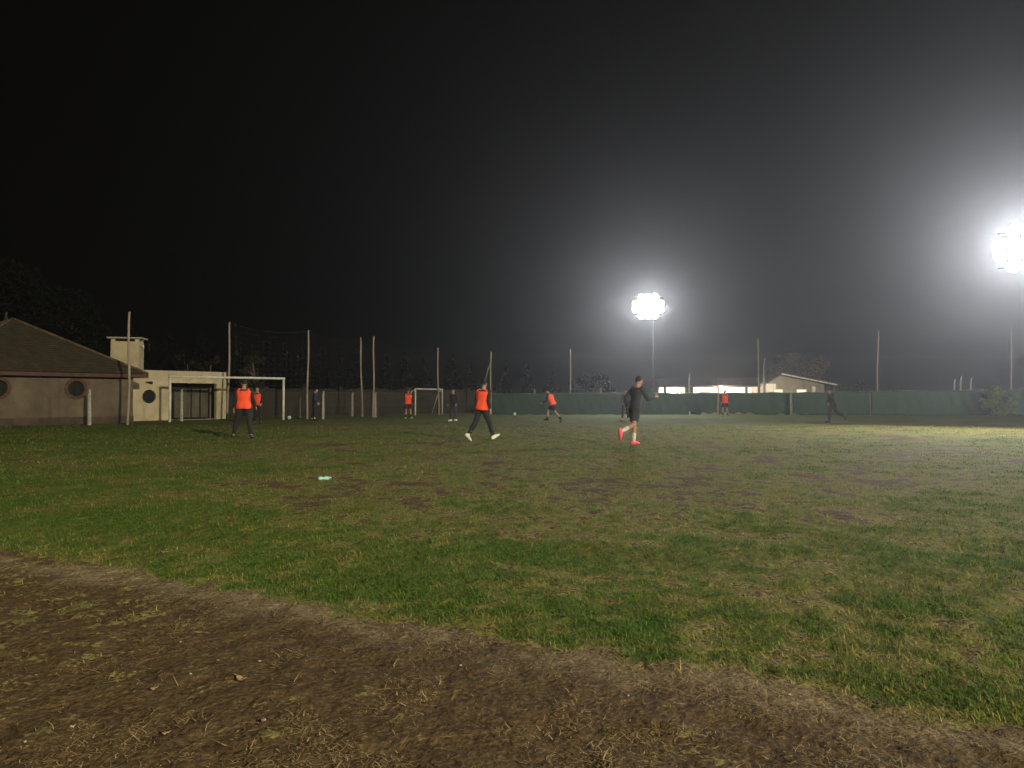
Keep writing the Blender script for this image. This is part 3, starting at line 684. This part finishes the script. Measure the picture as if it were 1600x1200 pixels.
place(broad('leafy_bush', Z(603, 51), 1.9, 31, M['fol_bush'], 3200, .045, .03, base=.1, nc=26, limbs=10), 1556, 50.6, 'leafy pale green bush growing against the green fence', 'bush')
place(broad('leafy_bush', Z(612, 51), 1.0, 32, M['fol_bush'], 900, .04, .02, base=.1, nc=12, limbs=6), 1580, 50.9, 'smaller bush beside the rightmost pole', 'bush')
for i, (px_, yt) in enumerate(((1344, 600), (1390, 606), (1340, 608))):
    place(broad('broadleaf_tree', Z(yt, 64), 2.6, 40+i, M['fol_dark'], 2200, .07, .08, base=.15), px_, 64+i*2, ['tallest dark shrub behind the green fence near its seam', 'dark shrub right of the seam pole', 'lowest dark shrub left of the seam pole'][i], 'shrub')

# ------------------------------------------------------------------ people
def evalmesh(me, mods):
    o = bpy.data.objects.new('tmp', me); col.objects.link(o)
    for k, kw in mods:
        m = o.modifiers.new('m', k)
        for a, v in kw.items(): setattr(m, a, v)
    dg = bpy.context.evaluated_depsgraph_get(); dg.update()
    r = bpy.data.meshes.new_from_object(o.evaluated_get(dg)); bpy.data.objects.remove(o); return r
def fuse(mb, vox=.012, sm=3):
    return evalmesh(mb.mesh('tmp'), [('REMESH', dict(mode='VOXEL', voxel_size=vox, use_smooth_shade=True)), ('SMOOTH', dict(factor=.5, iterations=sm))])
def wrinkle(me, amp, seed):
    for v in me.vertices:
        n = mnoise.noise(Vector((v.co.x*9+seed, v.co.y*9, v.co.z*6))); v.co += v.normal*amp*n
def person(px, d, yaw, label, pose, wear, h=1.76, group=None, ground_z=0):
    """local frame: facing +Y, x to the right of the person"""
    root = empty('person', (W(px, d), d, ground_z), R(yaw)); tag(root, label, 'person', group); k = h/1.78
    g = lambda n, df=0: pose.get(n, df)
    rx = lambda a: Matrix.Rotation(R(a), 3, 'X'); ry = lambda a: Matrix.Rotation(R(a), 3, 'Y'); rz = lambda a: Matrix.Rotation(R(a), 3, 'Z')
    legs = {}
    for s, sx in (('L', -1), ('R', 1)):
        hip = Vector((sx*.09, 0, 0)); A = ry(-sx*g('spread'+s, 4))@rx(g('thigh'+s, 0))
        knee = hip+A@Vector((0, 0, -.43)); B = A@rx(-g('knee'+s, 5)); ank = knee+B@Vector((0, 0, -.42))
        Fm = B@rx(g('foot'+s, 0)); toe = ank+Fm@Vector((sx*.02, .17, -.045)); heel = ank+Fm@Vector((0, -.06, -.055))
        legs[s] = (hip, knee, ank, toe, heel, Fm)
    low = min(min(l[3].z-.035, l[4].z-.03) for l in legs.values()); off = Vector((0, 0, -low))
    T = rx(-g('lean', 3))@rz(g('twist', 0))
    pel = off; J = lambda v: pel+T@Vector(v)
    sh = {}
    for s, sx in (('L', -1), ('R', 1)):
        S0 = J((sx*.185, 0, .49)); A = T@ry(-sx*g('abd'+s, 8))@rx(g('arm'+s, 0)); el = S0+A@Vector((0, 0, -.29))
        B = A@rx(g('elbow'+s, 15)); wr = el+B@Vector((0, 0, -.25)); sh[s] = (S0, el, wr, B)
    X_, Y_ = T@Vector((1, 0, 0)), T@Vector((0, 1, 0))
    def torso(m, e, lo=-.06, hi=.57, neck=True):
        prof = [(-.06, .145, .095), (0, .165, .11), (.08, .158, .105), (.18, .138, .092), (.30, .155, .105), (.40, .172, .108), (.47, .178, .098), (.515, .125, .08), (.545, .062, .06), (.60, .054, .056)]
        rings = [(J((0, .0, z)), X_, Y_, a+e, b+e) for z, a, b in prof if lo-.001 <= z <= hi+.001]
        m.loft(rings, 20)
    def limb(m, pts, rad, e=0):
        PP = []; RR = []
        for i in range(len(pts)-1):
            for f in (0, .33, .66): PP.append(Vector(pts[i]).lerp(Vector(pts[i+1]), f)); RR.append(rad[i][0]*(1-f)+rad[i][1]*f+e+(rad[i][2] if f == .33 else rad[i][2]*.5 if f == .66 else 0))
        PP.append(Vector(pts[-1])); RR.append(rad[-1][1]+e); m.tube(PP, RR, 12)
    # body
    m = MB(); torso(m, 0, hi=.60)
    HR = T@rz(g('headturn', 0))@rx(-g('headtilt', 0)); hc = J((0, .015, .0))+T@Vector((0, 0, .70))
    m.ball(hc, (.076, .098, .112), 18, 14, HR)                                  # skull
    m.ball(hc+HR@Vector((0, .022, -.055)), (.056, .070, .062), 14, 10, HR)        # jaw
    m.ball(hc+HR@Vector((0, .060, -.098)), (.024, .026, .018), 8, 6, HR)        # chin
    m.ball(hc+HR@Vector((0, .098, -.030)), (.014, .020, .026), 8, 6, HR)          # nose
    m.ball(hc+HR@Vector((0, .085, -.068)), (.024, .014, .011), 8, 6, HR)        # lips
    m.ball(hc+HR@Vector((0, .080, .018)), (.052, .020, .012), 10, 6, HR)        # brow
    for sx in (-1, 1): m.ball(hc+HR@Vector((sx*.078, -.004, -.018)), (.011, .02, .032), 8, 6, HR)
    for s in 'LR':
        hip, knee, ank, toe, heel, Fm = [v+off if isinstance(v, Vector) else v for v in legs[s]]
        limb(m, [hip, knee, ank], [(.086, .056, .004), (.054, .038, .012)]); m.ball(knee, .055)
        m.loft([(heel+Vector((0, 0, .02)), Fm@Vector((1, 0, 0)), Fm@Vector((0, 0, 1)), .03, .03), ((heel+toe)/2+Fm@Vector((0, 0, .02)), Fm@Vector((1, 0, 0)), Fm@Vector((0, 0, 1)), .04, .038), (toe, Fm@Vector((1, 0, 0)), Fm@Vector((0, 0, 1)), .036, .022)], 10)
        S0, el, wr, B = sh[s]; sx = -1 if s == 'L' else 1
        m.ball(S0, .062); limb(m, [S0, el, wr], [(.052, .040, .003), (.040, .027, .005)])
        pc = wr+B@Vector((0, 0, -.05)); m.ball(pc, (.016, .040, .052), 10, 8, B)
        for q in range(4):
            bs = wr+B@Vector((0, -.027+.018*q, -.085)); cu = 18+8*q*.4; L_ = (.060, .070, .074, .064)[q]
            B1 = B@ry(sx*cu); B2 = B1@ry(sx*(cu+14)); a1 = bs+B1@Vector((0, 0, -L_*.5)); a2 = a1+B2@Vector((0, 0, -L_*.5)); m.tube([bs+B@Vector((0, 0, .02)), a1, a2], [.0105, .0095, .0075], 7)
        tb = wr+B@Vector((0, .030, -.035)); m.tube([tb, tb+B@Vector((-sx*.012, .030, -.022)), tb+B@Vector((-sx*.02, .038, -.052))], [.013, .011, .008], 7)
    def put(name, mb, material, vox=.012, wr_=0, sm=3):
        me = fuse(mb, vox, sm)
        if wr_: wrinkle(me, wr_, px)
        for v in me.vertices: v.co *= k
        return link(name, me, root, material)
    put('body', m, M['skin'], .0105, 0, 2)
    # hair
    hm = MB(); hm.ball(hc+HR@Vector((0, -.012, .022)), (.084, .100, .104), 20, 14, HR); o = put('hair', hm, M[wear.get('hair', 'hair')], .012, .004, 1)
    # drop the front-lower half of the hair cap
    bm = bmesh.new(); bm.from_mesh(o.data); inv = HR.transposed(); cut = [f for f in bm.faces if (lambda q: (q.y > .035 and q.z < .050) or q.z < -.055)(inv@(f.calc_center_median()/k-hc))]
    bmesh.ops.delete(bm, geom=cut, context='FACES'); bm.to_mesh(o.data); bm.free()
    # shirt with sleeves
    sm_ = MB(); torso(sm_, .016, lo=-.0, hi=.52)
    for s in 'LR':
        S0, el, wr, B = sh[s]; sm_.ball(S0, .074)
        if wear.get('sleeve', 'long') == 'long': limb(sm_, [S0, el, el.lerp(wr, .93)], [(.070, .054, 0), (.054, .040, .002)])
        else: limb(sm_, [S0, S0.lerp(el, .75)], [(.072, .062, 0)])
    put('shirt', sm_, M[wear['top']], .013, .010)
    if wear.get('bib'):
        bb = MB(); torso(bb, .055, lo=-.06, hi=.47); 
        for s in 'LR': bb.ball(sh[s][0]+T@Vector((-.05 if s == 'R' else .05, 0, .0)), (.06, .085, .062), 12, 8)
        put('bib', bb, M['bib'], .014, .014)
    lo_ = MB(); torso(lo_, .014, lo=-.06, hi=.08)
    for s in 'LR':
        hip, knee, ank, toe, heel, Fm = [v+off if isinstance(v, Vector) else v for v in legs[s]]
        if wear['legs'] == 'long': limb(lo_, [hip, knee, knee.lerp(ank, .90)], [(.104, .078, 0), (.078, .055, .004)]); lo_.ball(knee, .075)
        else: limb(lo_, [hip, hip.lerp(knee, .78)], [(.108, .098, 0)])
    put('trousers' if wear['legs'] == 'long' else 'shorts', lo_, M[wear['bottom']], .013, .012)
    for s in 'LR':
        hip, knee, ank, toe, heel, Fm = [v+off if isinstance(v, Vector) else v for v in legs[s]]
        if wear.get('sock'):
            so = MB(); limb(so, [knee.lerp(ank, wear.get('sockh', .25)), ank, ank.lerp(heel, .3)], [(.058, .042, .004), (.042, .042, 0)]); put('sock', so, M[wear['sock']], .012)
        sh_ = MB(); fx, fz = Fm@Vector((1, 0, 0)), Fm@Vector((0, 0, 1)); up = Fm@Vector((0, 0, 1)); fy = Fm@Vector((0, 1, 0))
        sh_.loft([(heel-fy*.035+up*.03, fx, fz, .026, .034), (heel+up*.03, fx, fz, .040, .050), (heel.lerp(toe, .4)+up*.032, fx, fz, .046, .058), (heel.lerp(toe, .75)+up*.018, fx, fz, .052, .042), (toe+up*.008, fx, fz, .046, .032), (toe+fy*.045+up*.002, fx, fz, .022, .018)], 14)
        sh_.ball(ank-up*.02, (.045, .05, .045)); put('shoe', sh_, M[wear['shoe']], .011)
    return root
bibw = dict(top='black_cloth', bib=True, legs='long', bottom='black_cloth', shoe='black_shoe')
person(381, 23.2, 12, 'person in an orange bib and black trousers standing in front of the large goal',
       dict(spreadL=14, spreadR=9, thighL=4, thighR=-2, lean=2, armR=-6, elbowR=40, abdR=16, abdL=10, elbowL=12, headturn=25), bibw, 1.84)
person(402.5, 36, 170, 'person in an orange bib half hidden behind the nearer bibbed player by the goal',
       dict(spreadL=5, spreadR=5, elbowL=40, elbowR=30, lean=2), dict(bibw), 1.78)
person(491, 41, -80, 'person in a dark blue top standing in profile beside a net pole',
       dict(thighR=6, thighL=-4, kneeL=8, elbowL=50, elbowR=45, lean=6, headtilt=-12), dict(top='navy_cloth', legs='long', bottom='black_cloth', shoe='black_shoe', sock='white_cloth', sockh=.7), 1.76)
person(637.5, 44.5, 205, 'person in an orange bib and black shorts standing left of the small goal',
       dict(spreadL=6, spreadR=4, thighL=8, kneeL=12, elbowL=25, elbowR=60, lean=4, headtilt=18), dict(top='black_cloth', bib=True, legs='short', bottom='black_cloth', shoe='white_shoe', sock='black_cloth', sockh=.55), 1.76)
person(709, 39.8, 150, 'person in dark clothes and white shoes standing left of the bibbed walker',
       dict(spreadL=10, spreadR=8, thighL=14, kneeL=10, elbowL=35, elbowR=30, lean=4), dict(top='black_cloth', legs='long', bottom='slate_cloth', shoe='white_shoe'), 1.74)
person(753, 21.9, -48, 'person in an orange bib and dark trousers striding with pale socks and shoes',
       dict(thighR=25, kneeR=8, thighL=-20, kneeL=14, footL=-6, footR=8, lean=6, armL=22, elbowL=38, armR=-18, elbowR=26, abdL=14, abdR=12, twist=22, headtilt=6),
       dict(top='black_cloth', bib=True, legs='long', bottom='black_cloth', shoe='white_shoe', sock='white_cloth', sockh=.55), 1.80)
person(864, 37.6, 66, 'person in an orange bib and black shorts bending forward in a wide stride',
       dict(thighR=44, kneeR=38, thighL=-24, kneeL=18, footR=-4, footL=-30, lean=24, armL=30, elbowL=60, armR=-20, elbowR=50), dict(top='black_cloth', bib=True, legs='short', bottom='black_cloth', shoe='black_shoe', sock='black_cloth', sockh=.7), 1.80)
person(992, 20.0, -60, 'dark clothed runner with white socks and bright pink shoes nearest the camera',
       dict(thighL=10, kneeL=10, thighR=-20, kneeR=48, footR=-25, lean=10, armR=38, elbowR=75, armL=-30, elbowL=60, abdL=14, abdR=14),
       dict(top='slate_cloth', legs='short', bottom='slate_cloth', shoe='pink_shoe', sock='white_cloth', sockh=.42), 1.86)
person(977, 42, 190, 'person in dark clothes with yellow shoes partly hidden behind the dark runner',
       dict(spreadL=6, spreadR=6, lean=8, elbowL=60, elbowR=55), dict(top='slate_cloth', legs='long', bottom='black_cloth', shoe='yellow_shoe'), 1.74)
person(1132.5, 50.2, 175, 'person in an orange bib and black shorts beside the short white pole',
       dict(spreadL=5, spreadR=5, thighL=8, kneeL=10, elbowL=25, elbowR=20, lean=3), dict(top='black_cloth', bib=True, legs='short', bottom='black_cloth', shoe='black_shoe', sock='black_cloth', sockh=.6), 1.78)
person(1301, 37.6, 40, 'dark clothed person running alone in front of the green fence at the right',
       dict(thighL=14, kneeL=12, thighR=-18, kneeR=50, footR=-20, lean=14, elbowL=70, elbowR=70, armL=-24, armR=28), dict(top='black_cloth', legs='long', bottom='black_cloth', shoe='black_shoe'), 1.78)

# ------------------------------------------------------------------ balls, bottle, litter
def ball(px, d, lbl):
    root = empty('football', (W(px, d), d, .112)); tag(root, lbl, 'ball', 'white footballs')
    MB().ball((0, 0, 0), .11, 24, 16).build('shell', M['rubber'], root, True)
    me = root.children[0].data; me.materials.append(M['soot'])
    vs_ = [Vector(p).normalized() for p in ((0, 1, 1.6), (0, -1, 1.6), (1.6, 0, 1), (-1.6, 0, 1), (1, 1.6, 0), (-1, -1.6, 0), (1, -1.6, 0), (-1, 1.6, 0))]
    for p in me.polygons:
        if max(v.dot(p.center.normalized()) for v in vs_) > .965: p.material_index = 1
ball(452, 43.6, 'white ball by the right post of the large goal'); ball(804, 52.5, 'white ball at the foot of the green fence')
bo = empty('plastic_bottle', (W(508, 11.6), 11.6, .035), R(28)); bo.scale = (.72, .8, .8); tag(bo, 'crushed teal plastic bottle lying on the worn grass', 'bottle')
me = MB().tube([(-.145, 0, .0), (-.14, 0, .0), (-.10, 0, .0), (-.06, .004, .0), (-.03, .006, -.004), (0, 0, 0), (.05, -.004, 0), (.08, 0, 0), (.105, 0, .003), (.12, 0, .004)], [.018, .033, .037, .034, .026, .034, .036, .030, .016, .013], 18).mesh('bottle_body', True)
wrinkle(me, .010, 3); link('bottle_body', me, bo, M['teal_plastic'])
MB().tube([(.121, 0, .004), (.14, 0, .005)], .0165, 14).build('cap', M['cap_plastic'], bo, True)
MB().tube([(.0, .0, 0), (.045, -.004, 0)], .0368, 18, cap=False).build('label_band', M['white_cloth'], bo, True)
wb = empty('white_bottle', (W(1077.5, 53.3), 53.3, 0)); tag(wb, 'small white bottle standing at the foot of the green fence', 'bottle')
MB().tube([(0, 0, 0), (0, 0, .01), (0, 0, .2), (0, 0, .25)], [.04, .05, .05, .025], 14).build('bottle_body', M['white_paint'], wb, True)
MB().tube([(0, 0, .251), (0, 0, .30)], [.024, .02], 12).build('cap', M['rubber'], wb, True)

def leaf(px, py, L_, rz, lbl, curl=.5):
    d = CAMH*F/(py-HOR); x = W(px, d); m = MB(); vs = []; fs = []; n = 10
    for i in range(n+1):
        f = i/n; wv = math.sin(math.pi*f**.8)*.32*L_+.001; z0 = curl*L_*(f-.5)**2
        for j in range(5): g_ = (j-2)/2; vs.append(((f-.5)*L_, g_*wv, z0+.25*abs(g_)*wv+.003*math.sin(9*f+j)))
    for i in range(n):
        for j in range(4): a0 = i*5+j; fs.append((a0, a0+1, a0+6, a0+5))
    root = empty('dry_leaf', (x, d, float(hgt(np.array([x]), np.array([d]))[0])+.010), R(rz)); tag(root, lbl, 'leaf', 'dry leaves on the bare earth')
    o = m.add(vs, fs).build('blade', M['leaf_dry'], root, True); mo = o.modifiers.new('s', 'SOLIDIFY'); mo.thickness = .0012
    MB().tube([(L_*.5, 0, curl*L_*.25), (L_*.62, .004, curl*L_*.3), (L_*.78, .012, curl*L_*.32)], .0012, 6).build('stalk', M['leaf_dry'], root, True)
leaf(379, 1064, .062, 140, 'largest curled tan leaf on the bare earth', .9)
leaf(262, 1148, .024, 15, 'small pale leaf below and left of the largest leaf')
leaf(118, 1138, .024, 60, 'small tan leaf near the left bottom corner')
leaf(415, 1130, .026, 100, 'small yellow leaf below the largest leaf')
leaf(243, 1080, .030, 30, 'reddish small leaf left of the largest leaf')
leaf(258, 865, .055, 10, 'pale leaf lying in the grass at the left', .4)
for i, (px_, py_) in enumerate(((45, 1160), (301, 1056), (408, 1032), (285, 1005), (720, 1040), (1230, 1085), (980, 1087))):
    d = CAMH*F/(py_-HOR); x_ = W(px_, d); m = MB(); m.ball((0, 0, 0), (.006+.002*(i % 3), .005, .004), 10, 7); me = m.mesh('pebble', True); wrinkle(me, .002, i)
    o = link('pebble', me, None, M['pebble']); o.location = (x_, d, float(hgt(np.array([x_]), np.array([d]))[0])+.004)
    tag(o, 'tiny pale pebble on the bare earth', 'pebble', 'tiny pale pebbles on the earth')

# ------------------------------------------------------------------ night mist
hz = MB().box((0, 0, 7.5), (606, 606, 19.0))
hm = bpy.data.materials.new('night_mist'); hm.use_nodes = True; t = hm.node_tree; t.nodes.clear()
v = t.nodes.new('ShaderNodeVolumePrincipled'); v.inputs['Color'].default_value = (.95, .96, 1, 1); v.inputs['Density'].default_value = HAZE; v.inputs['Anisotropy'].default_value = HAZE_G
o_ = t.nodes.new('ShaderNodeOutputMaterial'); t.links.new(v.outputs[0], o_.inputs['Volume'])
ho = hz.build('haze', hm); tag(ho, 'thin night mist lit by the floodlights', 'haze', kind='stuff')
ho.display_type = 'WIRE'
